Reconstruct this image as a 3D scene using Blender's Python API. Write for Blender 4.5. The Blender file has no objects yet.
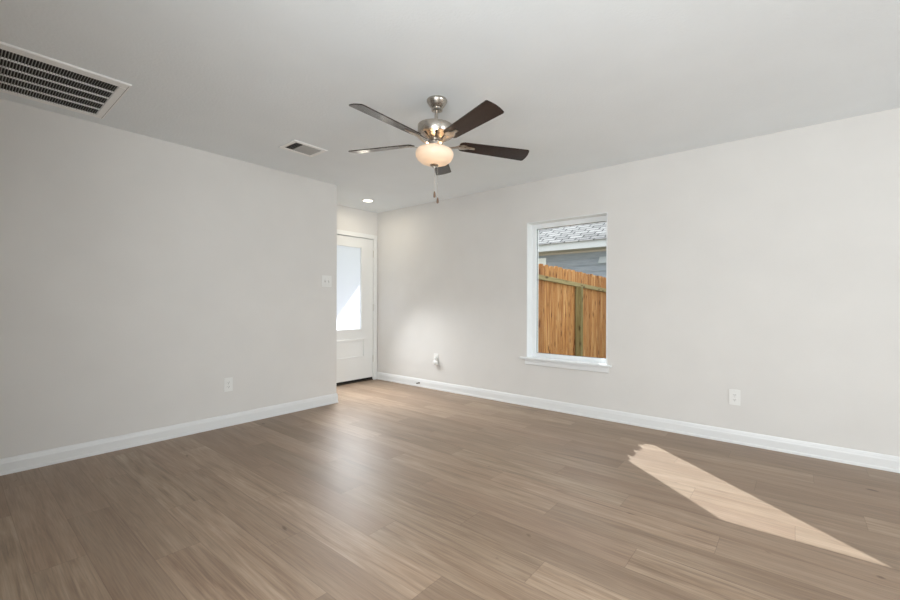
import bpy, bmesh, math, random
from mathutils import Vector, Matrix

C = bpy.context.scene.collection
SC = bpy.context.scene
PI = math.pi

# ------------------------------------------------------------------ camera
H = 2.44
CAM_H = 1.1278
yaw, roll = math.radians(39.52), math.radians(0.1687)
fwd = Vector((math.cos(yaw), math.sin(yaw), 0))
rt = Vector((math.sin(yaw), -math.cos(yaw), 0))
up = Vector((0, 0, 1))
rt2 = rt * math.cos(roll) + up * math.sin(roll)
up2 = up * math.cos(roll) - rt * math.sin(roll)
cd = bpy.data.cameras.new('camera')
cam = bpy.data.objects.new('camera', cd)
C.objects.link(cam)
m = Matrix.Identity(4)
for i in range(3):
    m[i][0], m[i][1], m[i][2] = rt2[i], up2[i], -fwd[i]
m[2][3] = CAM_H
cam.matrix_world = m
cd.sensor_fit = 'HORIZONTAL'
cd.sensor_width = 36
cd.lens = 418.085 / 900 * 36
cd.shift_y = 2.51 / 900
cd.clip_start = 0.05
SC.camera = cam

# ------------------------------------------------------------------ view, world, sun, big lights
SC.view_settings.view_transform = 'Standard'
SC.view_settings.look = 'None'
SC.view_settings.exposure = 0.14
SC.view_settings.gamma = 1.0
SC.view_settings.use_curve_mapping = False
SC.cycles.diffuse_bounces = 8
SC.cycles.max_bounces = 14
SC.cycles.transparent_max_bounces = 16

W = bpy.data.worlds.new('sky')
SC.world = W
W.use_nodes = True
bg = W.node_tree.nodes['Background']
bg.inputs[0].default_value = (0.90, 0.95, 1.0, 1)
bg.inputs[1].default_value = 1.95

sd = bpy.data.lights.new('sun', 'SUN')
sd.energy = 9.0
sd.angle = math.radians(0.35)
sd.color = (0.90, 0.96, 1.0)
sun = bpy.data.objects.new('sun', sd)
C.objects.link(sun)
sun_dir = Vector((-0.656, -0.764, -0.772)).normalized()
sun.rotation_euler = sun_dir.to_track_quat('-Z', 'Y').to_euler()
sun.location = (12, 14, 14)


def area(name, loc, aim, sx, sy, power, col):
    d = bpy.data.lights.new(name, 'AREA')
    d.shape = 'RECTANGLE'
    d.size, d.size_y = sx, sy
    d.energy = power
    d.color = col
    o = bpy.data.objects.new(name, d)
    C.objects.link(o)
    o.location = loc
    o.rotation_euler = Vector(aim).to_track_quat('-Z', 'Z').to_euler()
    return o


# added lamps at guessed unseen openings, standing in for daylight behind the camera
area('rear_fill_lamp', (1.85, -4.92, 1.3), (0.0, 1, -0.05), 1.9, 1.7, 24, (0.95, 0.985, 1.0))
area('rear_upward_fill_lamp', (1.85, -4.90, 0.75), (0, 1, 0.7), 1.9, 1.2, 92, (0.95, 0.985, 1.0))
area('side_fill_lamp', (-0.35, 0.15, 1.35), (1, 0, -0.10), 1.2, 1.4, 55, (0.95, 0.985, 1.0)).data.spread = math.radians(168)
# added lamp inside the pane, standing in for skylight the frosted glass scatters down
dl = area('front_door_fill_lamp', (3.35, 4.50, 1.45), (-0.12, -0.62, -0.85), 0.45, 0.55, 16, (0.95, 0.98, 1.0))
dl.data.spread = math.radians(105)

# ------------------------------------------------------------------ helpers


def mesh_obj(name, bm, mat, parent=None, smooth=False, loc=None):
    me = bpy.data.meshes.new(name)
    bmesh.ops.recalc_face_normals(bm, faces=bm.faces)
    if smooth:
        for f in bm.faces:
            f.smooth = True
        for e in bm.edges:
            if len(e.link_faces) == 2 and e.calc_face_angle(0) > math.radians(35):
                e.smooth = False
    bm.to_mesh(me)
    bm.free()
    o = bpy.data.objects.new(name, me)
    if mat:
        me.materials.append(mat)
    C.objects.link(o)
    if parent:
        o.parent = parent
    if loc:
        o.location = loc
    return o


def box(bm, x0, x1, y0, y1, z0, z1, bevel=0, mat=None):
    r = bmesh.ops.create_cube(bm, size=1)
    vs = r['verts']
    for v in vs:
        v.co = Vector((x0 + (v.co.x + .5) * (x1 - x0), y0 + (v.co.y + .5) * (y1 - y0), z0 + (v.co.z + .5) * (z1 - z0)))
    if bevel:
        es = list({e for v in vs for e in v.link_edges})
        r2 = bmesh.ops.bevel(bm, geom=es, offset=bevel, segments=2, affect='EDGES')
        vs = list({v for f in r2['faces'] for v in f.verts} | {v for v in vs if v.is_valid})
    if mat is not None:
        bmesh.ops.transform(bm, matrix=mat, verts=vs)
    return vs


def lathe(bm, prof, cx=0, cy=0, seg=40, closed=False):
    rings = []
    for r, z in prof:
        if r < 1e-6:
            rings.append([bm.verts.new((cx, cy, z))])
        else:
            rings.append([bm.verts.new((cx + r * math.cos(2 * PI * k / seg), cy + r * math.sin(2 * PI * k / seg), z)) for k in range(seg)])
    n = len(rings)
    for i in range(n if closed else n - 1):
        a, b = rings[i], rings[(i + 1) % n]
        for k in range(seg):
            k2 = (k + 1) % seg
            if len(a) == 1 and len(b) == 1:
                continue
            if len(a) == 1:
                bm.faces.new((a[0], b[k], b[k2]))
            elif len(b) == 1:
                bm.faces.new((a[k], b[0], a[k2]))
            else:
                bm.faces.new((a[k], b[k], b[k2], a[k2]))


def tube(bm, pts, r, seg=10):
    pts = [Vector(p) for p in pts]
    rings = []
    for i, p in enumerate(pts):
        t = (pts[min(i + 1, len(pts) - 1)] - pts[max(i - 1, 0)]).normalized()
        a = t.orthogonal().normalized() if i == 0 else (rings[-1][1] - t * rings[-1][1].dot(t)).normalized()
        b = t.cross(a)
        rr = r[i] if isinstance(r, (list, tuple)) else r
        rings.append(([bm.verts.new(p + (a * math.cos(2 * PI * k / seg) + b * math.sin(2 * PI * k / seg)) * rr) for k in range(seg)], a))
    for i in range(len(rings) - 1):
        for k in range(seg):
            bm.faces.new((rings[i][0][k], rings[i][0][(k + 1) % seg], rings[i + 1][0][(k + 1) % seg], rings[i + 1][0][k]))
    bm.faces.new(rings[0][0][::-1])
    bm.faces.new(rings[-1][0])


def prism(bm, poly, fn, d0, d1):
    """poly 2-D outline, fn(u, v, d) -> point; extruded from d0 to d1"""
    a = [bm.verts.new(fn(u, v, d0)) for u, v in poly]
    b = [bm.verts.new(fn(u, v, d1)) for u, v in poly]
    n = len(poly)
    bm.faces.new(a[::-1])
    bm.faces.new(b)
    for i in range(n):
        bm.faces.new((a[i], a[(i + 1) % n], b[(i + 1) % n], b[i]))


def sweep(bm, path, prof, side=1):
    """baseboard profile (depth, z) swept along a floor path with mitred corners; depth grows to the left of travel * side"""
    P = [Vector((x, y)) for x, y in path]
    rings = []
    for i, p in enumerate(P):
        ns = []
        if i > 0:
            t = (P[i] - P[i - 1]).normalized()
            ns.append(Vector((-t.y, t.x)) * side)
        if i < len(P) - 1:
            t = (P[i + 1] - P[i]).normalized()
            ns.append(Vector((-t.y, t.x)) * side)
        if len(ns) == 2:
            n = (ns[0] + ns[1])
            n = n / n.dot(ns[0])
        else:
            n = ns[0]
        rings.append([bm.verts.new((p.x + n.x * d, p.y + n.y * d, z)) for d, z in prof])
    k = len(prof)
    for i in range(len(rings) - 1):
        for j in range(k):
            bm.faces.new((rings[i][j], rings[i][(j + 1) % k], rings[i + 1][(j + 1) % k], rings[i + 1][j]))
    bm.faces.new(rings[0])
    bm.faces.new(rings[-1][::-1])


def empty(name, loc=(0, 0, 0), rz=0):
    o = bpy.data.objects.new(name, None)
    o.empty_display_size = 0.1
    C.objects.link(o)
    o.location = loc
    o.rotation_euler = (0, 0, rz)
    return o


def tag(o, label, cat, group=None):
    o['label'] = label
    o['category'] = cat
    if group:
        o['group'] = group
    return o


def struct(o):
    o['kind'] = 'structure'
    return o


def copy_tree(o, parent=None):
    c = o.copy()
    C.objects.link(c)
    c.parent = parent
    for ch in [x for x in bpy.data.objects if x.parent == o]:
        copy_tree(ch, c)
    return c


# ------------------------------------------------------------------ materials


class NT:
    def __init__(s, name):
        s.m = bpy.data.materials.new(name)
        s.m.use_nodes = True
        s.t = s.m.node_tree
        s.b = s.t.nodes['Principled BSDF']
        s.out = s.t.nodes['Material Output']

    def n(s, typ, **kw):
        nd = s.t.nodes.new(typ)
        for k, v in kw.items():
            if k.startswith('_'):
                setattr(nd, k[1:], v)
            else:
                nd.inputs[k.replace('__', ' ')].default_value = v
        return nd

    def l(s, a, b):
        s.t.links.new(a, b)

    def math(s, op, a, b=None, c=None):
        nd = s.t.nodes.new('ShaderNodeMath')
        nd.operation = op
        for i, v in enumerate((a, b, c)):
            if v is None:
                continue
            if hasattr(v, 'links'):
                s.l(v, nd.inputs[i])
            else:
                nd.inputs[i].default_value = v
        return nd.outputs[0]

    def mix(s, fac, a, b, blend='MIX'):
        nd = s.t.nodes.new('ShaderNodeMix')
        nd.data_type = 'RGBA'
        nd.blend_type = blend
        for i, v in ((0, fac), (6, a), (7, b)):
            if hasattr(v, 'links'):
                s.l(v, nd.inputs[i])
            else:
                nd.inputs[i].default_value = v
        return nd.outputs[2]

    def ramp(s, fac, stops):
        nd = s.t.nodes.new('ShaderNodeValToRGB')
        e = nd.color_ramp.elements
        while len(e) < len(stops):
            e.new(0.5)
        for el, (p, c) in zip(e, stops):
            el.position = p
            el.color = c if len(c) == 4 else (*c, 1)
        s.l(fac, nd.inputs[0])
        return nd.outputs[0]

    def set(s, **kw):
        for k, v in kw.items():
            k = k.replace('_', ' ')
            if hasattr(v, 'links'):
                s.l(v, s.b.inputs[k])
            else:
                s.b.inputs[k].default_value = v

    def bump(s, h, strength=.2, dist=.01):
        nd = s.n('ShaderNodeBump', Strength=strength, Distance=dist)
        s.l(h, nd.inputs['Height'])
        s.l(nd.outputs[0], s.b.inputs['Normal'])


def paint(name, col, rough=.6, nscale=180, bump=.06, var=.02, spec=.3):
    k = NT(name)
    tc = k.n('ShaderNodeTexCoord')
    nz = k.n('ShaderNodeTexNoise', Scale=nscale, Detail=3.0)
    k.l(tc.outputs['Object'], nz.inputs['Vector'])
    n2 = k.n('ShaderNodeTexNoise', Scale=2.5, Detail=3.0)
    k.l(tc.outputs['Object'], n2.inputs['Vector'])
    c = k.ramp(n2.outputs[0], [(.3, tuple(v * (1 - var) for v in col)), (.7, tuple(min(1, v * (1 + var)) for v in col))])
    k.set(Base_Color=c, Roughness=rough, Specular_IOR_Level=spec)
    k.bump(nz.outputs[0], bump, .004)
    return k.m


M_wall = paint('warm_grey_wall_paint', (.675, .665, .645), .75, 120, .12)
M_ceil = paint('ceiling_paint', (.775, .81, .83), .85, 70, .35, .015)
M_trim = paint('white_trim_paint', (.74, .755, .76), .35, 60, .01, .01, .5)
M_plastic = paint('white_plastic', (.76, .765, .75), .35, 60, .0, .01, .5)
M_doorp = paint('white_door_paint', (.76, .77, .76), .4, 90, .02, .01, .4)
M_vinyl = paint('white_vinyl_frame', (.80, .82, .83), .4, 60, .0, .01, .5)
M_dark = paint('dark_slot', (.03, .03, .03), .7, 60, 0)
M_black = paint('black_rubber', (.012, .011, .01), .6, 60, 0)
M_duct = paint('dark_duct_interior', (.045, .044, .042), .8, 30, 0)
M_grille = paint('painted_grille_metal', (.84, .84, .83), .5, 60, 0)
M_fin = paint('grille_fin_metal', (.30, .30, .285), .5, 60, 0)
M_fascia = paint('pale_fascia_paint', (.52, .53, .54), .6, 30, .02, .03)
M_soffit = paint('beige_soffit_board', (.44, .39, .34), .7, 30, .02, .03)
M_extwall = paint('exterior_render', (.55, .55, .54), .8, 40, .1)
M_gland = paint('grassy_ground', (.22, .24, .12), .95, 8, .5, .3)


def metal(name, col, rough, aniso=False):
    k = NT(name)
    tc = k.n('ShaderNodeTexCoord')
    mp = k.n('ShaderNodeMapping', Scale=(40, 40, 600))
    nz = k.n('ShaderNodeTexNoise', Scale=1.0, Detail=2.0)
    k.l(tc.outputs['Object'], mp.inputs[0])
    k.l(mp.outputs[0], nz.inputs['Vector'])
    r = k.math('MULTIPLY_ADD', nz.outputs[0], .12, rough - .06)
    k.set(Base_Color=(*col, 1), Metallic=1.0, Roughness=r)
    return k.m


M_nickel = metal('brushed_nickel', (.47, .435, .39), .28)
M_bronze = metal('dark_spring_metal', (.10, .085, .07), .4)
M_hinge = metal('satin_hinge_metal', (.62, .60, .56), .4)


def floor_mat():
    k = NT('wood_plank_floor')
    tc = k.n('ShaderNodeTexCoord')
    sp = k.n('ShaderNodeSeparateXYZ')
    k.l(tc.outputs['Object'], sp.inputs[0])
    X, Y = sp.outputs[0], sp.outputs[1]
    u = k.math('DIVIDE', k.math('SUBTRACT', X, .41 - 36), .18)
    col = k.math('FLOOR', u)
    v = k.math('SUBTRACT', k.math('DIVIDE', Y, 1.22), k.math('MULTIPLY_ADD', k.math('SUBTRACT', col, 200.0), .385, .377 - 100))
    row = k.math('FLOOR', v)
    cid = k.n('ShaderNodeCombineXYZ')
    k.l(col, cid.inputs[0])
    k.l(row, cid.inputs[1])
    wn = k.n('ShaderNodeTexWhiteNoise', _noise_dimensions='3D')
    k.l(cid.outputs[0], wn.inputs['Vector'])
    sc = k.n('ShaderNodeSeparateColor')
    k.l(wn.outputs['Color'], sc.inputs[0])
    r1, r2, r3 = sc.outputs[0], sc.outputs[1], sc.outputs[2]

    def grain(sx, sy, off, detail, dist, rough=.55):
        cb = k.n('ShaderNodeCombineXYZ')
        k.l(k.math('ADD', k.math('MULTIPLY', X, sx), k.math('MULTIPLY', r1, 57.0)), cb.inputs[0])
        k.l(k.math('ADD', k.math('MULTIPLY', Y, sy), k.math('MULTIPLY', r2, 91.0)), cb.inputs[1])
        cb.inputs[2].default_value = off
        nz = k.n('ShaderNodeTexNoise', Scale=1.0, Detail=detail, Distortion=dist, Roughness=rough)
        k.l(cb.outputs[0], nz.inputs['Vector'])
        return nz.outputs[0]
    broad = grain(9, .9, 0, 3.0, .6)
    mid = grain(30, 1.7, 5, 4.0, .9, .6)
    fine = grain(170, 5.0, 9, 2.0, 0.1)
    knot = grain(14, 6.5, 21, 1.0, .3)
    base = k.ramp(mid, [(.31, (0.164, 0.109, 0.070)), (.5, (0.309, 0.221, 0.149)), (.70, (0.435, 0.338, 0.250))])
    base = k.mix(k.math('MULTIPLY', r1, .85), base, (0.175, 0.117, 0.077, 1))
    base = k.mix(k.math('MULTIPLY', r3, .30), base, (0.347, 0.226, 0.158, 1))
    base = k.mix(k.math('MULTIPLY', k.math('SUBTRACT', broad, .35), .9), base, (0.416, 0.322, 0.234, 1))
    fr = k.ramp(fine, [(.32, (.80, .80, .80)), (.62, (1.08, 1.08, 1.08))])
    base = k.mix(.75, base, fr, 'MULTIPLY')
    kr = k.ramp(knot, [(.19, (.40, .34, .30)), (.235, (1, 1, 1))])
    base = k.mix(.8, base, kr, 'MULTIPLY')
    fu = k.math('FRACT', u)
    fv = k.math('FRACT', v)
    eu = k.math('MULTIPLY', k.math('MINIMUM', fu, k.math('SUBTRACT', 1.0, fu)), .18)
    ev = k.math('MULTIPLY', k.math('MINIMUM', fv, k.math('SUBTRACT', 1.0, fv)), 1.22)
    e = k.math('MINIMUM', eu, ev)
    seam = k.ramp(k.math('DIVIDE', e, .004), [(.15, (.72, .69, .67)), (.6, (1, 1, 1))])
    base = k.mix(.8, base, seam, 'MULTIPLY')
    rg = k.math('MULTIPLY_ADD', mid, .16, .36)
    k.set(Base_Color=base, Roughness=rg, Specular_IOR_Level=.45)
    h = k.math('ADD', k.math('MULTIPLY', fine, .25), k.math('MULTIPLY', k.math('MINIMUM', k.math('DIVIDE', e, .003), 1.0), .6))
    k.bump(k.math('ADD', h, k.math('MULTIPLY', mid, .8)), .22, .0016)
    return k.m


M_floor = floor_mat()


def blade_mat():
    k = NT('dark_walnut_blade')
    tc = k.n('ShaderNodeTexCoord')
    mp = k.n('ShaderNodeMapping', Scale=(4, 90, 20))
    k.l(tc.outputs['Object'], mp.inputs[0])
    nz = k.n('ShaderNodeTexNoise', Scale=1.0, Detail=5.0, Distortion=.6)
    k.l(mp.outputs[0], nz.inputs['Vector'])
    c = k.ramp(nz.outputs[0], [(.3, (.006, .0035, .003)), (.7, (.034, .014, .009))])
    k.set(Base_Color=c, Roughness=.26, IOR=1.3, Coat_Weight=.6, Coat_IOR=1.25, Coat_Roughness=.2)
    return k.m


M_blade = blade_mat()


def bowl_mat():
    k = NT('frosted_lamp_glass')
    tr = k.n('ShaderNodeBsdfTranslucent', Color=(.95, .84, .68, 1))
    lw = k.n('ShaderNodeLayerWeight', Blend=.35)
    k.set(Base_Color=(.76, .67, .56, 1), Roughness=.3, Emission_Color=(1.0, .80, .58, 1), Emission_Strength=.13)
    mx = k.n('ShaderNodeMixShader', Fac=.18)
    k.l(k.b.outputs[0], mx.inputs[1])
    k.l(tr.outputs[0], mx.inputs[2])
    k.l(mx.outputs[0], k.out.inputs[0])
    return k.m


M_bowl = bowl_mat()


def emit_mat(name, col, st):
    k = NT(name)
    k.set(Base_Color=(.8, .8, .8, 1), Emission_Color=(*col, 1), Emission_Strength=st)
    return k.m


M_lens = emit_mat('lit_downlight_lens', (1.0, .90, .74), 6.0)


def glass_mat():
    k = NT('clear_window_glass')
    t = k.n('ShaderNodeBsdfTransparent', Color=(.97, .98, .98, 1))
    g = k.n('ShaderNodeBsdfGlossy', Roughness=.02)
    f = k.n('ShaderNodeLayerWeight', Blend=.5)
    mx = k.n('ShaderNodeMixShader')
    k.l(k.math('MULTIPLY_ADD', k.math('POWER', f.outputs['Facing'], 4.0), .5, .02), mx.inputs[0])
    k.l(t.outputs[0], mx.inputs[1])
    k.l(g.outputs[0], mx.inputs[2])
    k.l(mx.outputs[0], k.out.inputs[0])
    return k.m


def frost_mat():
    k = NT('frosted_door_glass')
    t = k.n('ShaderNodeBsdfTranslucent', Color=(.93, .93, .99, 1))
    mx = k.n('ShaderNodeMixShader', Fac=.82)
    k.set(Base_Color=(.55, .58, .60, 1), Roughness=.35)
    k.l(k.b.outputs[0], mx.inputs[1])
    k.l(t.outputs[0], mx.inputs[2])
    k.l(mx.outputs[0], k.out.inputs[0])
    return k.m


M_glass = glass_mat()
M_frost = frost_mat()


def wood_mat(name, lo, mid_, hi, vertical=True, vary=.5):
    k = NT(name)
    tc = k.n('ShaderNodeTexCoord')
    oi = k.n('ShaderNodeObjectInfo')
    mp = k.n('ShaderNodeMapping', Scale=(30, 30, 1.6) if vertical else (1.6, 30, 30))
    off = k.n('ShaderNodeCombineXYZ')
    k.l(k.math('MULTIPLY', oi.outputs['Random'], 40.0), off.inputs[0])
    k.l(k.math('MULTIPLY', oi.outputs['Random'], 71.0), off.inputs[2])
    k.l(tc.outputs['Object'], mp.inputs[0])
    va = k.n('ShaderNodeVectorMath', _operation='ADD')
    k.l(mp.outputs[0], va.inputs[0])
    k.l(off.outputs[0], va.inputs[1])
    nz = k.n('ShaderNodeTexNoise', Scale=1.0, Detail=4.0, Distortion=1.2)
    k.l(va.outputs[0], nz.inputs['Vector'])
    c = k.ramp(nz.outputs[0], [(.3, lo), (.52, mid_), (.75, hi)])
    c = k.mix(k.math('MULTIPLY', oi.outputs['Random'], vary), c, (*lo, 1))
    mp2 = k.n('ShaderNodeMapping', Scale=(13, 13, 4.5) if vertical else (4.5, 13, 13))
    k.l(tc.outputs['Object'], mp2.inputs[0])
    va2 = k.n('ShaderNodeVectorMath', _operation='ADD')
    k.l(mp2.outputs[0], va2.inputs[0])
    k.l(off.outputs[0], va2.inputs[1])
    vo = k.n('ShaderNodeTexVoronoi', Scale=1.0)
    k.l(va2.outputs[0], vo.inputs['Vector'])
    kn = k.ramp(vo.outputs['Distance'], [(.13, (.22, .12, .08)), (.27, (1, 1, 1))])
    c = k.mix(.85, c, kn, 'MULTIPLY')
    k.set(Base_Color=c, Roughness=.75, Specular_IOR_Level=.2)
    k.bump(nz.outputs[0], .3, .004)
    return k.m


M_picket = wood_mat('cedar_picket_wood', (.25, .088, .026), (.54, .255, .088), (.76, .50, .25), True, .5)
M_treated = wood_mat('treated_rail_wood', (.24, .18, .08), (.34, .27, .13), (.44, .36, .19), False, .1)
M_post = wood_mat('treated_post_wood', (.17, .13, .05), (.25, .20, .085), (.34, .28, .14), True, .1)


def siding_mat():
    k = NT('blue_grey_siding')
    tc = k.n('ShaderNodeTexCoord')
    mp = k.n('ShaderNodeMapping', Scale=(4, 4, 60))
    nz = k.n('ShaderNodeTexNoise', Scale=1.0, Detail=4.0)
    k.l(tc.outputs['Object'], mp.inputs[0])
    k.l(mp.outputs[0], nz.inputs['Vector'])
    c = k.ramp(nz.outputs[0], [(.3, (.225, .25, .285)), (.7, (.31, .335, .37))])
    k.set(Base_Color=c, Roughness=.7, Specular_IOR_Level=.2)
    return k.m


def shingle_mat():
    k = NT('light_grey_shingles')
    tc = k.n('ShaderNodeTexCoord')
    sp = k.n('ShaderNodeSeparateXYZ')
    k.l(tc.outputs['Object'], sp.inputs[0])
    cb = k.n('ShaderNodeCombineXYZ')
    k.l(sp.outputs[1], cb.inputs[0])
    k.l(k.math('MULTIPLY', sp.outputs[0], 1.118), cb.inputs[1])
    br = k.n('ShaderNodeTexBrick', Scale=1.0)
    br.offset = .37
    br.inputs['Color1'].default_value = (.29, .28, .27, 1)
    br.inputs['Color2'].default_value = (.15, .145, .14, 1)
    br.inputs['Mortar'].default_value = (.025, .025, .025, 1)
    br.inputs['Mortar Size'].default_value = .014
    br.inputs['Brick Width'].default_value = .30
    br.inputs['Row Height'].default_value = .145
    br.inputs['Bias'].default_value = -.1
    k.l(cb.outputs[0], br.inputs['Vector'])
    nz = k.n('ShaderNodeTexNoise', Scale=40.0, Detail=3.0)
    k.l(tc.outputs['Object'], nz.inputs['Vector'])
    g = k.ramp(nz.outputs[0], [(.3, (.8, .8, .8)), (.7, (1.1, 1.1, 1.1))])
    c = k.mix(.7, br.outputs['Color'], g, 'MULTIPLY')
    k.set(Base_Color=c, Roughness=.9, Specular_IOR_Level=.1)
    return k.m


M_siding = siding_mat()
M_shingle = shingle_mat()

# ------------------------------------------------------------------ room shell
XR, YL, XC, YD = 4.0676, 3.9693, 2.8122, 4.7452
XO = 4.25            # outer face of the right wall
XW, YB = -0.38, -5.0  # far side and rear of the room
WY0, WY1, WZ0, WZ1 = 1.392, 2.268, 0.50, 2.003   # opening in the right wall
DX0, DX1, DZ = 3.062, 4.006, 2.055                # front door opening

bm = bmesh.new()
box(bm, XW - .15, XO, YB - .15, YD + .15, -.12, 0)
struct(mesh_obj('floor', bm, M_floor))
bm = bmesh.new()
box(bm, XW - .15, XO, YB - .15, YD + .15, H, H + .2)
struct(mesh_obj('ceiling', bm, M_ceil))

bm = bmesh.new()
box(bm, XR, XO, YB - .15, WY0, 0, H)
box(bm, XR, XO, WY1, YD + .15, 0, H)
box(bm, XR, XO, WY0, WY1, 0, WZ0)
box(bm, XR, XO, WY0, WY1, WZ1, H)
struct(mesh_obj('wall_right', bm, M_wall))
bm = bmesh.new()
box(bm, XW, XC, YL, YD, 0, H)
struct(mesh_obj('wall_left', bm, M_wall))
bm = bmesh.new()
box(bm, XW, DX0, YD, YD + .15, 0, H)
box(bm, DX1, XR, YD, YD + .15, 0, H)
box(bm, DX0, DX1, YD, YD + .15, DZ, H)
struct(mesh_obj('wall_front', bm, M_wall))
# unseen rear and side walls, with openings added for the fill lamps
bm = bmesh.new()
box(bm, XW, .9, YB - .15, YB, 0, H)
box(bm, 2.8, XR, YB - .15, YB, 0, H)
box(bm, .9, 2.8, YB - .15, YB, 0, .05)
box(bm, .9, 2.8, YB - .15, YB, 2.2, H)
struct(mesh_obj('wall_back', bm, M_wall))
bm = bmesh.new()
box(bm, XW - .15, XW, YB, -.5, 0, H)
box(bm, XW - .15, XW, .8, YD, 0, H)
box(bm, XW - .15, XW, -.5, .8, 0, .6)
box(bm, XW - .15, XW, -.5, .8, 2.1, H)
struct(mesh_obj('wall_side', bm, M_wall))

bm = bmesh.new()
box(bm, XW, 1.15, -.80, -.65, 0, H)   # unseen partition, added to keep rear light off the left end
struct(mesh_obj('wall_light_block', bm, M_wall))

prof = [(0, 0), (.015, 0), (.015, .016), (.012, .022), (.012, .074), (.010, .082), (.009, .092), (.005, .104), (0, .106)]
bm = bmesh.new()
sweep(bm, [(XR, YB), (XR, YD)], prof, 1)
struct(mesh_obj('baseboard_right', bm, M_trim))
bm = bmesh.new()
sweep(bm, [(XW, YL), (XC, YL), (XC, YD)], prof, -1)
struct(mesh_obj('baseboard_left', bm, M_trim))
bm = bmesh.new()
sweep(bm, [(XC + .02, YD), (3.0, YD)], prof, -1)
struct(mesh_obj('baseboard_front', bm, M_trim))
bm = bmesh.new()
sweep(bm, [(XR - .02, YB), (XW, YB)], prof, -1)
struct(mesh_obj('baseboard_back', bm, M_trim))


def plain_window(name, x0, x1, y0, y1, z0, z1, axis):
    w = struct(empty(name, ((x0 + x1) / 2, (y0 + y1) / 2, z0)))
    L = Matrix.Translation(-w.location)
    bm = bmesh.new()
    t = .05
    if axis == 'x':
        for a in ((x0, x0 + t, z0, z1), (x1 - t, x1, z0, z1), (x0 + t, x1 - t, z0, z0 + t), (x0 + t, x1 - t, z1 - t, z1), ((x0 + x1) / 2 - t / 2, (x0 + x1) / 2 + t / 2, z0 + t, z1 - t)):
            box(bm, a[0], a[1], y0, y1, a[2], a[3])
    else:
        for a in ((y0, y0 + t, z0, z1), (y1 - t, y1, z0, z1), (y0 + t, y1 - t, z0, z0 + t), (y0 + t, y1 - t, z1 - t, z1), ((y0 + y1) / 2 - t / 2, (y0 + y1) / 2 + t / 2, z0 + t, z1 - t)):
            box(bm, x0, x1, a[0], a[1], a[2], a[3])
    bmesh.ops.transform(bm, matrix=L, verts=bm.verts)
    mesh_obj('window_frame', bm, M_vinyl, w)


plain_window('added_rear_window', .9, 2.8, YB - .15, YB - .09, .05, 2.2, 'x')  # guessed unseen window, added where the rear fill lamps stand

plain_window('added_side_window', XW - .15, XW - .09, -.5, .8, .6, 2.1, 'y')  # second guessed window, added around the side fill lamp

# ------------------------------------------------------------------ visible window (window_1)
win = struct(empty('window_1', (XR, (WY0 + WY1) / 2, WZ0)))
WL = Matrix.Translation(-win.location)


def wpart(name, bm, mat, parent=None, smooth=False):
    bmesh.ops.transform(bm, matrix=WL, verts=bm.verts)
    return mesh_obj(name, bm, mat, parent or win, smooth)


SZ = .532  # top of the stool
bm = bmesh.new()
t = .010
xa, xb = XR - .003, XO - .075
box(bm, xa, xb, WY0, WY0 + t, SZ, WZ1)
box(bm, xa, xb, WY1 - t, WY1, SZ, WZ1)
box(bm, xa, xb, WY0 + t, WY1 - t, WZ1 - t, WZ1)
wpart('jamb_liner', bm, M_trim)
fx0, fx1 = XO - .075, XO - .015
gy0, gy1, gz0, gz1 = 1.432, 2.212, .572, 1.943
bm = bmesh.new()
box(bm, fx0, fx1, WY0, gy0, WZ0, WZ1, .003)
box(bm, fx0, fx1, gy1, WY1, WZ0, WZ1, .003)
box(bm, fx0, fx1, gy0, gy1, WZ0, gz0, .003)
box(bm, fx0, fx1, gy0, gy1, gz1, WZ1, .003)
fr = wpart('window_frame', bm, M_vinyl)
bm = bmesh.new()
s = .0025
x0, x1 = fx0 + .02, fx0 + .034
for a in ((gy0, gy0 + s, gz0, gz1), (gy1 - s, gy1, gz0, gz1), (gy0, gy1, gz0, gz0 + s), (gy0, gy1, gz1 - s, gz1)):
    box(bm, x0, x1, *a)
wpart('glazing_bead', bm, paint('grey_gasket', (.16, .16, .16), .6, 60, 0), fr)
bpy.data.objects['glazing_bead'].location = (0, 0, 0)
bm = bmesh.new()
box(bm, fx0 + .026, fx0 + .030, gy0, gy1, gz0, gz1)
g = wpart('window_pane', bm, M_glass)
bm = bmesh.new()
sx = XR - .034
prism(bm, [(sx, WY0 - .042), (XR, WY0 - .042), (XR, WY0), (fx0, WY0), (fx0, WY1), (XR, WY1), (XR, WY1 + .070), (sx, WY1 + .070)],
      lambda u, v, d: (u, v, d), SZ - .020, SZ)
bmesh.ops.bevel(bm, geom=[e for e in bm.edges if all(abs(v.co.x - sx) < 1e-5 for v in e.verts) and abs(e.verts[0].co.z - e.verts[1].co.z) < 1e-5], offset=.005, segments=3, affect='EDGES')
wpart('window_stool', bm, M_trim, smooth=False)
bm = bmesh.new()
ap = [(0, 0), (.010, 0), (.014, .006), (.014, .040), (.010, .052), (.008, .056), (0, .056)]
prism(bm, ap, lambda u, v, d: (XR - u, d, SZ - .078 + v), WY0 - .018, WY1 + .01)
wpart('window_apron', bm, M_trim)

# ------------------------------------------------------------------ front door (door_1) and casing
door = struct(empty('door_1', ((DX0 + DX1) / 2, YD + .03, 0)))
DL = Matrix.Translation(-door.location)


def dpart(name, bm, mat, parent=None, smooth=False):
    bmesh.ops.transform(bm, matrix=DL, verts=bm.verts)
    return mesh_obj(name, bm, mat, parent or door, smooth)


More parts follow.
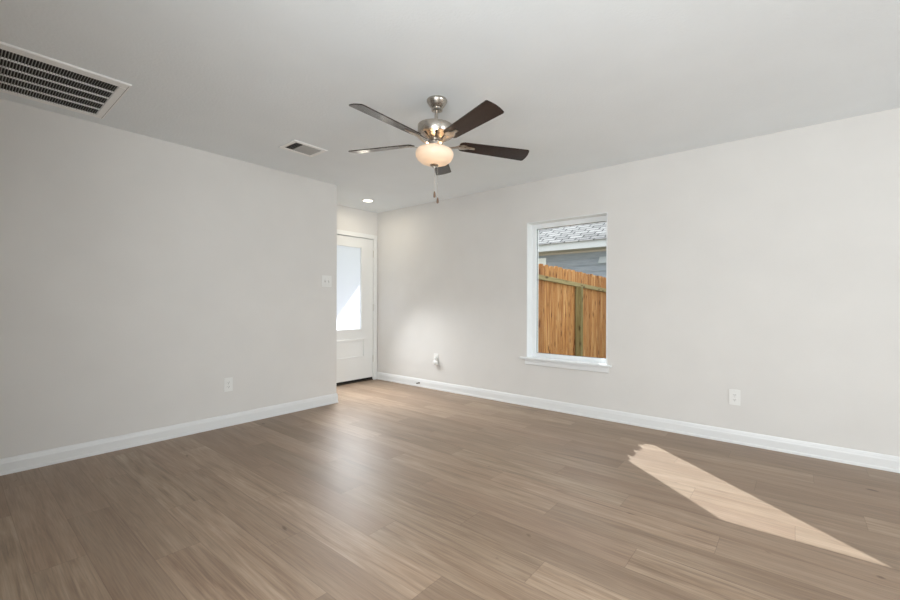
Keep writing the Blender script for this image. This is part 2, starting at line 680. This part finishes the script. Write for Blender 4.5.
dx0, dx1, dz0, dz1 = 3.084, 3.990, .042, 2.040
gx0, gx1, gl0, gl1 = 3.300, 3.778, .748, 1.900
px0, px1, pz0, pz1 = 3.24, 3.835, .345, .612
yf, yb = YD + .008, YD + .052
bm = bmesh.new()
box(bm, dx0, gx0, yf, yb, dz0, dz1)
box(bm, gx1, dx1, yf, yb, dz0, dz1)
box(bm, gx0, gx1, yf, yb, gl1, dz1)
box(bm, gx0, gx1, yf, yb, dz0, gl0)
dpart('door_slab', bm, M_doorp)
bm = bmesh.new()
for (a, b, c, d) in ((gx0 - .022, gx0 + .004, gl0 - .022, gl1 + .022), (gx1 - .004, gx1 + .022, gl0 - .022, gl1 + .022),
                     (gx0, gx1, gl1 - .004, gl1 + .022), (gx0, gx1, gl0 - .022, gl0 + .004)):
    box(bm, a, b, yf - .007, yf + .006, c, d, .003)
dpart('glass_moulding', bm, M_doorp)
bm = bmesh.new()
box(bm, gx0 - .004, gx1 + .004, yf + .016, yf + .024, gl0 - .004, gl1 + .004)
dpart('frosted_pane', bm, M_frost)
bm = bmesh.new()
for (a, b, c, d) in ((px0, px0 + .02, pz0, pz1), (px1 - .02, px1, pz0, pz1), (px0, px1, pz1 - .02, pz1), (px0, px1, pz0, pz0 + .02)):
    box(bm, a, b, yf - .010, yf + .004, c, d, .004)
box(bm, px0 + .045, px1 - .045, yf - .003, yf + .004, pz0 + .045, pz1 - .045, .003)
dpart('door_panel', bm, M_doorp)
bm = bmesh.new()
box(bm, dx0, dx1, yf + .004, yb - .004, .004, dz0)
dpart('door_sweep', bm, M_black)['label'] = 'black rubber sweep'
for hz in (.26, 1.0, 1.78):
    bm = bmesh.new()
    lathe(bm, [(0, hz), (.006, hz), (.007, hz + .002), (.007, hz + .098), (.006, hz + .1), (0, hz + .1)], dx1 + .006, yf - .006, 12)
    dpart('hinge', bm, M_hinge, smooth=True)
# latch side knob, hidden from here by the corner
bm = bmesh.new()
lathe(bm, [(0, 0), (.028, 0), (.03, .004), (.012, .008), (.010, .03), (.022, .036), (.027, .05), (.02, .062), (0, .066)], 0, 0, 24)
bmesh.ops.transform(bm, matrix=Matrix.Translation((dx0 + .07, yf, .96)) @ Matrix.Rotation(PI / 2, 4, 'X'), verts=bm.verts)
dpart('door_knob', bm, M_nickel, smooth=True)

bm = bmesh.new()   # jamb
box(bm, DX0, dx0 - .003, YD, YD + .15, 0, DZ)
box(bm, dx1 + .003, DX1, YD, YD + .15, 0, DZ)
box(bm, DX0, DX1, YD, YD + .15, dz1 + .004, DZ)
box(bm, dx1 - .010, dx1 + .003, yb + .002, YD + .15, 0, DZ)
struct(mesh_obj('trim_2', bm, M_doorp))
bm = bmesh.new()   # casing


def casing(bm, a0, a1, z0, z1):
    box(bm, a0, a1, YD - .014, YD, z0, z1, .003)


casing(bm, 2.998, 3.060, 0, 2.105)
casing(bm, 3.996, 4.056, 0, 2.105)
casing(bm, 3.060, 3.996, 2.045, 2.105)
struct(mesh_obj('trim_1', bm, M_doorp))
bm = bmesh.new()
box(bm, DX0, DX1, YD + .002, YD + .15, 0, .012)
struct(mesh_obj('trim_3', bm, M_bronze))

# ------------------------------------------------------------------ outside: ground, porch, fence, neighbour
GZ = -.28
bm = bmesh.new()
box(bm, XO + .0, 30, -14, 24, GZ - .1, GZ)
box(bm, XW - 6, XO, YD + .15, 24, GZ - .1, GZ)
struct(mesh_obj('ground', bm, M_gland))
bm = bmesh.new()
box(bm, 1.8, 4.69, YD + .15, 7.2, 2.45, 2.62)
struct(mesh_obj('porch_roof', bm, M_fascia))
bm = bmesh.new()
box(bm, 1.8, 4.6, YD + .15, 7.2, GZ, -.03)
struct(mesh_obj('porch_slab', bm, paint('concrete', (.50, .49, .47), .85, 30, .1, .05)))

fence = tag(empty('wooden_fence', (4.3, 2.545, GZ)), 'cedar dog-ear privacy fence seen outside through the window', 'fence')
FL = fence.location.copy()


def ftop(x): return 1.643 - (x - 4.80) * .028


def frail(x): return 1.460 - (x - 4.80) * .047


PW = .146
n = 0
pick = None
x = 4.31
rnd = random.Random(4)
while x < 8.0:
    if pick is None:
        bm = bmesh.new()
        w, hh, c = PW - .008, 1.86, .030
        prism(bm, [(0, 0), (w, 0), (w, hh - c * 1.4), (w - c, hh), (c, hh), (0, hh - c * 1.4)], lambda u, v, d: (u, d, v), 0, .018)
        pick = mesh_obj('picket', bm, M_picket, fence)
        p = pick
    else:
        p = pick.copy()
        C.objects.link(p)
        p.parent = fence
    p.location = (x - FL.x, .0 + rnd.uniform(-.001, .001), ftop(x) - 1.86 - GZ + rnd.uniform(-.008, .008))
    x += PW
ang = math.atan(.048)
for z_off, nm in ((0, 'fence_rail'), (-.72, 'fence_rail'), (-1.42, 'fence_rail')):
    bm = bmesh.new()
    za, zb = frail(4.3) + z_off, frail(8.0) + z_off
    a = [bm.verts.new((4.3, y, za + dz)) for y, dz in ((2.545, -.029), (2.505, -.029), (2.505, .029), (2.545, .029))]
    b = [bm.verts.new((8.0, y, zb + dz)) for y, dz in ((2.545, -.029), (2.505, -.029), (2.505, .029), (2.545, .029))]
    bm.faces.new(a)
    bm.faces.new(b[::-1])
    for i in range(4):
        bm.faces.new((a[i], a[(i + 1) % 4], b[(i + 1) % 4], b[i]))
    bmesh.ops.transform(bm, matrix=Matrix.Translation(-FL), verts=bm.verts)
    if z_off < -.1 and z_off > -1:
        bm.free()       # no middle rail shows in the photo
        continue
    mesh_obj(nm, bm, M_treated, fence)['label'] = 'greenish treated rail'
for xp in (6.01, 7.9):
    bm = bmesh.new()
    box(bm, xp, xp + .09, 2.445, 2.53, GZ - .05, frail(xp + .045) - .03, .003)
    bmesh.ops.transform(bm, matrix=Matrix.Translation(-FL), verts=bm.verts)
    mesh_obj('fence_post', bm, M_post, fence)['label'] = 'olive treated wooden post'

# neighbouring house
nb = tag(empty('neighboring_house', (8.4, 2.5, GZ)), 'blue-grey sided house with pale shingled roof beyond the fence', 'house')
NL = Matrix.Translation(-nb.location)


def npart(name, bm, mat, parent=None, **k):
    bmesh.ops.transform(bm, matrix=NL, verts=bm.verts)
    return mesh_obj(name, bm, mat, parent or nb, **k)


Y0, Y1 = -6, 14
XE, XS = 8.0, 8.4
bm = bmesh.new()
box(bm, XS + .03, 16.5, Y0 + .4, Y1 - .4, GZ, 2.25)
wl = npart('house_wall', bm, M_siding)
bm = bmesh.new()
z = GZ + .1
while z < 2.12:
    prism(bm, [(0, 0), (.028, 0), (.008, .135), (0, .135)], lambda u, v, d: (XS + .03 - u, d, z + v), Y0 + .4, Y1 - .4)
    z += .13
sdg = npart('lap_siding', bm, M_siding)
bm = bmesh.new()
box(bm, XS, XS + .03, Y0 + .4, Y1 - .4, 2.165, 2.21)
box(bm, XE + .02, XS + .03, Y0, Y1, 2.203, 2.22)
npart('soffit', bm, M_soffit)
bm = bmesh.new()
box(bm, XE, XE + .02, Y0, Y1, 2.203, 2.34)
npart('fascia', bm, M_fascia)
bm = bmesh.new()
pl = [(XE - .04, 2.335), (XE - .04, 2.352), (12.2, 4.45), (16.4 + .5, 2.352), (16.9, 2.335), (12.2, 4.42)]
prism(bm, pl, lambda u, v, d: (u, d, v), Y0 - .05, Y1 + .05)
npart('roof', bm, M_shingle)
bm = bmesh.new()
box(bm, XS - .005, XS + .02, 4.21, 5.4, 1.90, 2.11)
box(bm, XS - .005, XS + .02, 4.21, 4.31, .8, 1.90)
box(bm, XS - .005, XS + .02, 5.3, 5.4, .8, 1.90)
box(bm, XS - .005, XS + .02, 4.21, 5.4, .7, .8)
wf = npart('house_window_trim', bm, M_trim)
bm = bmesh.new()
box(bm, XS + .006, XS + .012, 4.3, 5.31, .79, 1.91)
npart('house_window_glass', bm, paint('dark_far_glass', (.05, .06, .07), .1, 20, 0, 0, .6))
bm = bmesh.new()
prism(bm, [(0, .02), (.09, 0), (.09, .015), (.02, .13), (0, .13)], lambda u, v, d: (XS + .01 - u, d, 1.925 + v), 2.82, 3.03)
npart('wall_vent_hood', bm, paint('pale_grey_vent', (.45, .48, .50), .6, 40, 0))

# ------------------------------------------------------------------ ceiling fan
FX, FY = 2.034, 1.792
fan = tag(empty('ceiling_fan', (FX, FY, H)), 'brushed nickel ceiling fan with five dark walnut blades and lit bowl', 'ceiling fan')


# the fan hangs a little out of plumb from its ball joint in the canopy
ax = Vector((.0281, -.0318, 1)).normalized()
ex = (Vector((1, 0, 0)) - ax * ax.x).normalized()
ey = ax.cross(ex)
HANG = Matrix(((ex.x, ey.x, ax.x, 0), (ex.y, ey.y, ax.y, 0), (ex.z, ey.z, ax.z, 0), (0, 0, 0, 1)))


def fpart(name, bm, mat, parent=None, smooth=True, hang=True):
    # shapes are laid out about the fan axis with world heights
    bmesh.ops.transform(bm, matrix=Matrix.Translation((0, 0, -H)), verts=bm.verts)
    if hang:
        bmesh.ops.transform(bm, matrix=HANG, verts=bm.verts)
    return mesh_obj(name, bm, mat, parent or fan, smooth)


bm = bmesh.new()
lathe(bm, [(0, 2.44), (.064, 2.44), (.066, 2.436), (.066, 2.428), (.062, 2.420), (.052, 2.404), (.037, 2.386), (.033, 2.384), (.031, 2.380), (.036, 2.379), (.036, 2.370), (.03, 2.367), (0, 2.367)], seg=40)
fpart('canopy', bm, M_nickel, hang=False)
bm = bmesh.new()
lathe(bm, [(0, 2.37), (.0115, 2.37), (.0115, 2.27), (0, 2.27)], seg=20)
fpart('downrod', bm, M_nickel)
bm = bmesh.new()
lathe(bm, [(0, 2.285), (.020, 2.285), (.022, 2.274), (.112, 2.270), (.116, 2.268), (.117, 2.264), (.115, 2.213), (.112, 2.209), (.104, 2.207), (.046, 2.178), (.044, 2.174), (0, 2.174)], seg=48)
mh = fpart('motor_housing', bm, M_nickel)
for k in range(8):
    a = 2 * PI * k / 8 + math.radians(35.3 + 180 + 10)
    bm = bmesh.new()
    q = [(.052, .0030), (.100, .0085), (.100, -.0085), (.052, -.0030)]

    def f(u, v, d, a=a):
        zz = 2.207 - (.104 - u) * .5 + d
        return (u * math.cos(a) - v * math.sin(a), u * math.sin(a) + v * math.cos(a), zz)
    prism(bm, q, f, -.0016, .0015)
    fpart('vent_slot', bm, M_dark, mh, False)
bm = bmesh.new()
lathe(bm, [(0, 2.176), (.030, 2.176), (.034, 2.165), (.050, 2.162), (.052, 2.156), (.052, 2.140), (.050, 2.132), (.048, 2.128), (.046, 2.118), (0, 2.118)], seg=36)
fpart('light_fitter', bm, M_nickel)
# glass bowl
outer = [(.078, 2.124), (.098, 2.121), (.113, 2.113), (.122, 2.100), (.1235, 2.087), (.120, 2.070), (.109, 2.051), (.090, 2.035), (.062, 2.024), (.03, 2.019), (.008, 2.018)]
inner = [(max(r - .004, .008), z + (.0035 if i > 3 else -.001)) for i, (r, z) in enumerate(outer)][::-1]
bm = bmesh.new()
lathe(bm, outer + inner, seg=56, closed=True)
fpart('glass_bowl', bm, M_bowl)
bm = bmesh.new()
lathe(bm, [(0, 2.024), (.010, 2.024), (.010, 2.021), (.027, 2.019), (.029, 2.015), (.022, 2.009), (.010, 2.006), (.009, 2.000), (0, 1.998)], seg=24)
fpart('finial', bm, M_nickel)

# pull chains
for (ox, oy, zb, zt) in ((-.0105, .0103, 1.846, 2.012), (.0015, -.0065, 1.808, 2.006)):
    bm = bmesh.new()
    z = zt
    tube(bm, [(ox, oy, zt), (ox, oy, zb)], .0007, 6)
    while z > zb:
        bmesh.ops.create_icosphere(bm, subdivisions=1, radius=.0013, matrix=Matrix.Translation((ox, oy, z)))
        z -= .0045
    ch = fpart('pull_chain', bm, M_nickel, hang=False)
    bm = bmesh.new()
    lathe(bm, [(0, zb + .002), (.003, zb), (.0055, zb - .008), (.0075, zb - .024), (.0072, zb - .034), (.004, zb - .039), (0, zb - .040)], ox, oy, 14)
    fpart('pull_knob', bm, paint('brown_pull_knob', (.16, .10, .07), .4, 40, 0), ch, hang=False)

# blades: one, then four copies
BZ = 2.1605
pitch = math.radians(13.55)


def blade_outline():
    pts = []
    r0, r1 = .155, .636
    w0, w1 = .047, .0625
    def corner(cx, cy, r, a0, a1, n=6):
        for i in range(n + 1):
            a = math.radians(a0 + (a1 - a0) * i / n)
            pts.append((cx + r * math.cos(a), cy + r * math.sin(a)))
    corner(r1 - .012, w1 - .012, .012, 90, 15)
    # slightly bowed tip
    for i in range(1, 6):
        t = i / 6
        pts.append((r1 + .008 * math.sin(PI * t) - .001, (w1 - .009) * (1 - 2 * t)))
    corner(r1 - .012, -w1 + .012, .012, -15, -90)
    corner(r0 + .035, -w0 + .030, .030, -90, -165)
    corner(r0 + .035, w0 - .030, .030, 165, 90)
    return pts


bm = bmesh.new()
bo = blade_outline()
prism(bm, bo, lambda u, v, d: (u, v, d), -.003, .003)
bmesh.ops.bevel(bm, geom=[e for e in bm.edges if abs(e.verts[0].co.z - e.verts[1].co.z) < 1e-6], offset=.0012, segments=1, affect='EDGES')
blade = mesh_obj('fan_blade', bm, M_blade, fan)
# blade iron (sub-part): flat arm from the hub, widening, with a tongue and screws under the blade
bm = bmesh.new()
secs = [(.040, .014, -.014, .004), (.070, .013, -.022, .004), (.100, .011, -.024, .004), (.130, .012, -.017, .004), (.155, .020, -.009, .003), (.180, .030, -.0065, .003), (.205, .026, -.006, .003), (.225, .013, -.006, .003), (.262, .011, -.006, .003), (.268, .006, -.006, .003)]
rings = []
for (r, w, z, th) in secs:
    rings.append([bm.verts.new(c) for c in ((r, w, z + th / 2), (r, w * .6, z - th * .7), (r, -w * .6, z - th * .7), (r, -w, z + th / 2))])
for i in range(len(rings) - 1):
    for j in range(4):
        bm.faces.new((rings[i][j], rings[i][(j + 1) % 4], rings[i + 1][(j + 1) % 4], rings[i + 1][j]))
bm.faces.new(rings[0])
bm.faces.new(rings[-1][::-1])
for (sx, sy) in ((.185, .018), (.185, -.018), (.25, 0)):
    bmesh.ops.create_uvsphere(bm, u_segments=10, v_segments=6, radius=.0045, matrix=Matrix.Translation((sx, sy, -.0085)) @ Matrix.Scale(.5, 4, (0, 0, 1)))
iron = mesh_obj('blade_bracket', bm, M_nickel, blade, True)
a0 = math.radians(35.3)
for k in range(5):
    b = blade if k == 0 else copy_tree(blade, fan)
    a = a0 + 2 * PI * k / 5
    # pitched so the clockwise edge rides high
    b.matrix_local = HANG @ Matrix.Translation((0, 0, BZ - H)) @ Matrix.Rotation(a, 4, 'Z') @ Matrix.Rotation(-pitch, 4, 'X')

pl_ = bpy.data.lights.new('fan_bulb', 'POINT')
pl_.energy = 1.1
pl_.color = (1.0, .79, .56)
pl_.shadow_soft_size = .03
po = bpy.data.objects.new('fan_bulb', pl_)
C.objects.link(po)
po.location = (FX - .01, FY + .011, 2.075)

# ------------------------------------------------------------------ recessed downlight
RX, RY = 3.483, 4.249
rl = tag(empty('recessed_downlight', (RX, RY, H)), 'small round lit recessed ceiling light close to the front door', 'ceiling light')
bm = bmesh.new()
lathe(bm, [(.058, -.001), (.060, -.006), (.078, -.004), (.082, 0), (.058, 0)], seg=40, closed=True)
mesh_obj('trim_ring', bm, M_plastic, rl, True)
bm = bmesh.new()
lathe(bm, [(0, -.003), (.058, -.003), (.058, -.0005), (0, -.0005)], seg=32)
mesh_obj('light_lens', bm, M_lens, rl, True)
d = bpy.data.lights.new('downlight_lamp', 'AREA')
d.shape = 'DISK'
d.size = .11
d.energy = 3.2
d.color = (1.0, .90, .74)
o = bpy.data.objects.new('downlight_lamp', d)
C.objects.link(o)
o.location = (RX, RY, H - .012)

# ------------------------------------------------------------------ return-air grille
gx_0, gx_1, gy_0, gy_1 = -.06, .724, 3.092, 3.812
vg = tag(empty('return_air_grille', ((gx_0 + gx_1) / 2, (gy_0 + gy_1) / 2, H)), 'large white return air grille with dark slots on the ceiling', 'air vent')
GL = Matrix.Translation(-vg.location)


def gpart(name, bm, mat, parent=None):
    bmesh.ops.transform(bm, matrix=GL, verts=bm.verts)
    return mesh_obj(name, bm, mat, parent or vg)


ix0, ix1, iy0, iy1 = gx_0 + .065, gx_1 - .050, 3.163, 3.768
bm = bmesh.new()
zt, zb = H, H - .012
box(bm, gx_0, gx_1, gy_0, iy0, zb, zt, .003)
box(bm, gx_0, gx_1, iy1, gy_1, zb, zt, .003)
box(bm, gx_0, ix0, iy0, iy1, zb, zt, .003)
box(bm, ix1, gx_1, iy0, iy1, zb, zt, .003)
gpart('grille_frame', bm, M_grille)
bm = bmesh.new()
box(bm, gx_1 - .012, gx_1 - .0105, gy_0 + .02, gy_1 - .01, zb - .0006, zb + .002)
gpart('frame_seam', bm, M_dark)
bm = bmesh.new()
box(bm, ix0, ix1, iy0, iy1, H - .002, H - .0005)
gpart('filter_backing', bm, M_duct)
rowp = (iy1 - iy0) / 5
for r in range(1, 5):
    bm = bmesh.new()
    yy = iy0 + r * rowp
    box(bm, ix0, ix1, yy - .0035, yy + .0035, zb + .0005, H - .002)
    gpart('divider_bar', bm, M_grille)
for r in range(5):
    bm = bmesh.new()
    xx = ix0 + .008
    while xx < ix1 - .004:
        y0, y1 = iy0 + r * rowp + .0035, iy0 + (r + 1) * rowp - .0035
        vs = [bm.verts.new(c) for c in ((xx, y0, zb + .002), (xx, y1, zb + .002), (xx + .004, y1, H - .002), (xx + .004, y0, H - .002))]
        ws = [bm.verts.new(v.co + Vector((.0022, 0, 0))) for v in vs]
        bm.faces.new(vs)
        bm.faces.new(ws[::-1])
        for i in range(4):
            bm.faces.new((vs[i], vs[(i + 1) % 4], ws[(i + 1) % 4], ws[i]))
        xx += .0127
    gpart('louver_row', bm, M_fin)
for yy in (3.36, 3.60):
    bm = bmesh.new()
    lathe(bm, [(0, zb - .004), (.006, zb - .003), (.008, zb), (0, zb)], gx_0 + .03, yy, 14)
    gpart('grille_latch', bm, M_grille)

# ------------------------------------------------------------------ supply register
sx0, sx1, sy0, sy1 = 1.800, 2.112, 3.115, 3.372
sv = tag(empty('supply_register', ((sx0 + sx1) / 2, (sy0 + sy1) / 2, H)), 'small white louvered supply vent near the ceiling corner', 'air vent')
SL = Matrix.Translation(-sv.location)


def spart(name, bm, mat, parent=None):
    bmesh.ops.transform(bm, matrix=SL, verts=bm.verts)
    return mesh_obj(name, bm, mat, parent or sv)


bm = bmesh.new()
fw = .036
zb = H - .008
ax0, ax1, ay0, ay1 = sx0 + fw, sx1 - fw, sy0 + fw, sy1 - fw
box(bm, sx0, sx1, sy0, ay0, zb, H, .003)
box(bm, sx0, sx1, ay1, sy1, zb, H, .003)
box(bm, sx0, ax0, ay0, ay1, zb, H, .003)
box(bm, ax1, sx1, ay0, ay1, zb, H, .003)
spart('register_frame', bm, M_grille)
bm = bmesh.new()
box(bm, ax0, ax1, ay0, ay1, H - .002, H - .0005)
spart('register_backing', bm, M_dark)
nl = 14
M_louver = paint('shaded_louver_metal', (.50, .50, .49), .5, 60, 0)  # louver shade put into the colour, left bank darker still
for k in range(nl):
    xx = ax0 + (k + .5) * (ax1 - ax0) / nl
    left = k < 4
    bm = bmesh.new()
    t = -.0055 if left else .0065
    lo, hi = (xx + (t if left else -t * .7)), (xx - (t if left else -t * .7))
    x_b, x_t = (xx + .006, xx - .003) if left else (xx + .0045, xx - .0055)
    if left:
        x_b, x_t = xx - .006, xx + .003
    vs = [bm.verts.new(c) for c in ((x_b, ay0, zb + .001), (x_b, ay1, zb + .001), (x_t, ay1, H - .002), (x_t, ay0, H - .002))]
    ws = [bm.verts.new(v.co + Vector((.0015, 0, 0))) for v in vs]
    bm.faces.new(vs)
    bm.faces.new(ws[::-1])
    for i in range(4):
        bm.faces.new((vs[i], vs[(i + 1) % 4], ws[(i + 1) % 4], ws[i]))
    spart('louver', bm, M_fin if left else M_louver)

# ------------------------------------------------------------------ outlets, switch, plug-in, door stop


def plate_frame(loc, normal):
    """local x = right, y = out of the wall, z = up"""
    e = empty('x', loc)
    if normal == '-Y':
        e.rotation_euler = (0, 0, PI)
    elif normal == '-X':
        e.rotation_euler = (0, 0, PI / 2)
    return e


def outlet(loc, normal, label):
    e = plate_frame(loc, normal)
    e.name = 'wall_outlet'
    tag(e, label, 'outlet', 'duplex wall outlets')
    bm = bmesh.new()
    box(bm, -.038, .038, 0, .006, -.062, .062, .002)
    mesh_obj('cover_plate', bm, M_plastic, e)
    for s in (-1, 1):
        bm = bmesh.new()
        zc = s * .0195
        poly = []
        for i in range(24):
            a = 2 * PI * i / 24
            poly.append((.0172 * math.cos(a), max(-.0125, min(.0125, .0172 * math.sin(a)))))
        prism(bm, poly, lambda u, v, d: (u, d, zc + v), .004, .0085)
        rc = mesh_obj('receptacle', bm, M_plastic, e)
        for sxx, hh in ((-.0063, .0085), (.0063, .0070)):
            bm = bmesh.new()
            box(bm, sxx - .0012, sxx + .0012, .0082, .0088, zc - hh / 2 + .002, zc + hh / 2 + .002)
            mesh_obj('slot', bm, M_dark, rc)
        bm = bmesh.new()
        bmesh.ops.create_cone(bm, cap_ends=True, segments=12, radius1=.0024, radius2=.0024, depth=.0006,
                              matrix=Matrix.Translation((0, .0086, zc - .0075)) @ Matrix.Rotation(PI / 2, 4, 'X'))
        mesh_obj('slot', bm, M_dark, rc)
    bm = bmesh.new()
    bmesh.ops.create_uvsphere(bm, u_segments=10, v_segments=6, radius=.003, matrix=Matrix.Translation((0, .006, 0)) @ Matrix.Scale(.4, 4, (0, 1, 0)))
    mesh_obj('screw', bm, M_hinge, e)
    return e


outlet((1.649, YL, .377), '-Y', 'white duplex outlet low on the left wall below the switch')
outlet((XR, .373, .370), '-X', 'white duplex outlet on the right wall beyond the window, above the sun patch')
outlet((XR, 3.585, .405), '-X', 'white duplex outlet near the front door behind a plug-in device')

e = plate_frame((2.680, YL, 1.358), '-Y')
e.name = 'light_switch'
tag(e, 'white two-gang light switch plate beside the wall corner', 'light switch')
bm = bmesh.new()
box(bm, -.062, .062, 0, .006, -.062, .062, .002)
mesh_obj('cover_plate', bm, M_plastic, e)
for s in (-1, 1):
    bm = bmesh.new()
    box(bm, s * .023 - .006, s * .023 + .006, .0045, .0065, -.013, .013)
    mesh_obj('toggle_slot', bm, paint('grey_slot', (.35, .35, .34), .5, 40, 0), e)
    bm = bmesh.new()
    box(bm, s * .023 - .0045, s * .023 + .0045, .004, .018, -.002, .010, .0015)
    mesh_obj('toggle', bm, M_plastic, e)
    for zz in (-.030, .030):
        bm = bmesh.new()
        bmesh.ops.create_uvsphere(bm, u_segments=8, v_segments=5, radius=.003, matrix=Matrix.Translation((s * .023, .006, zz)) @ Matrix.Scale(.4, 4, (0, 1, 0)))
        mesh_obj('screw', bm, M_hinge, e)

# rounded plug-in device hanging off the outlet near the door
e = plate_frame((XR - .0085, 3.576, .368), '-X')
e.name = 'plug_in_device'
tag(e, 'small rounded white plug-in device in the outlet near the front door', 'plug-in device')
bm = bmesh.new()
pr = [(0, .0), (.030, .0), (.036, .006), (.038, .018), (.034, .032), (.022, .040), (0, .043)]
lathe(bm, pr, 0, 0, 28)
bmesh.ops.transform(bm, matrix=Matrix.Translation((0, 0, -.018)) @ Matrix.Diagonal((1.15, 1, .88, 1)) @ Matrix.Rotation(-PI / 2, 4, 'X'), verts=bm.verts)
mesh_obj('device_body', bm, M_plastic, e, True)
bm = bmesh.new()
box(bm, -.014, .014, .0, .030, .006, .054, .006)
mesh_obj('device_neck', bm, M_plastic, e)
bm = bmesh.new()
lathe(bm, [(.018, .0405), (.020, .0425), (.022, .0405)], 0, 0, 24)
bmesh.ops.transform(bm, matrix=Matrix.Translation((0, 0, -.018)) @ Matrix.Rotation(-PI / 2, 4, 'X'), verts=bm.verts)
mesh_obj('face_ring', bm, paint('pale_grey_ring', (.5, .5, .49), .4, 40, 0), e, True)

# spring door stop on the right baseboard
e = empty('door_stop', (XR - .013, 3.875, .052))
tag(e, 'dark spring door stop on the right baseboard near the door', 'door stop')
bm = bmesh.new()
pts = []
for i in range(0, 12 * 12 + 1):
    a = 2 * PI * i / 12
    pts.append((-.004 - .060 * i / 144, .0055 * math.cos(a), .0055 * math.sin(a)))
tube(bm, pts, .0011, 5)
mesh_obj('spring', bm, M_bronze, e, True)
bm = bmesh.new()
lathe(bm, [(0, 0), (.011, 0), (.011, .003), (.006, .006), (0, .006)], 0, 0, 16)
bmesh.ops.transform(bm, matrix=Matrix.Rotation(-PI / 2, 4, 'Y'), verts=bm.verts)
mesh_obj('mounting_base', bm, M_bronze, e, True)
bm = bmesh.new()
lathe(bm, [(0, 0), (.007, 0), (.008, .003), (.008, .010), (.006, .013), (0, .013)], 0, 0, 16)
bmesh.ops.transform(bm, matrix=Matrix.Translation((-.062, 0, 0)) @ Matrix.Rotation(-PI / 2, 4, 'Y'), verts=bm.verts)
mesh_obj('rubber_tip', bm, M_plastic, e, True)
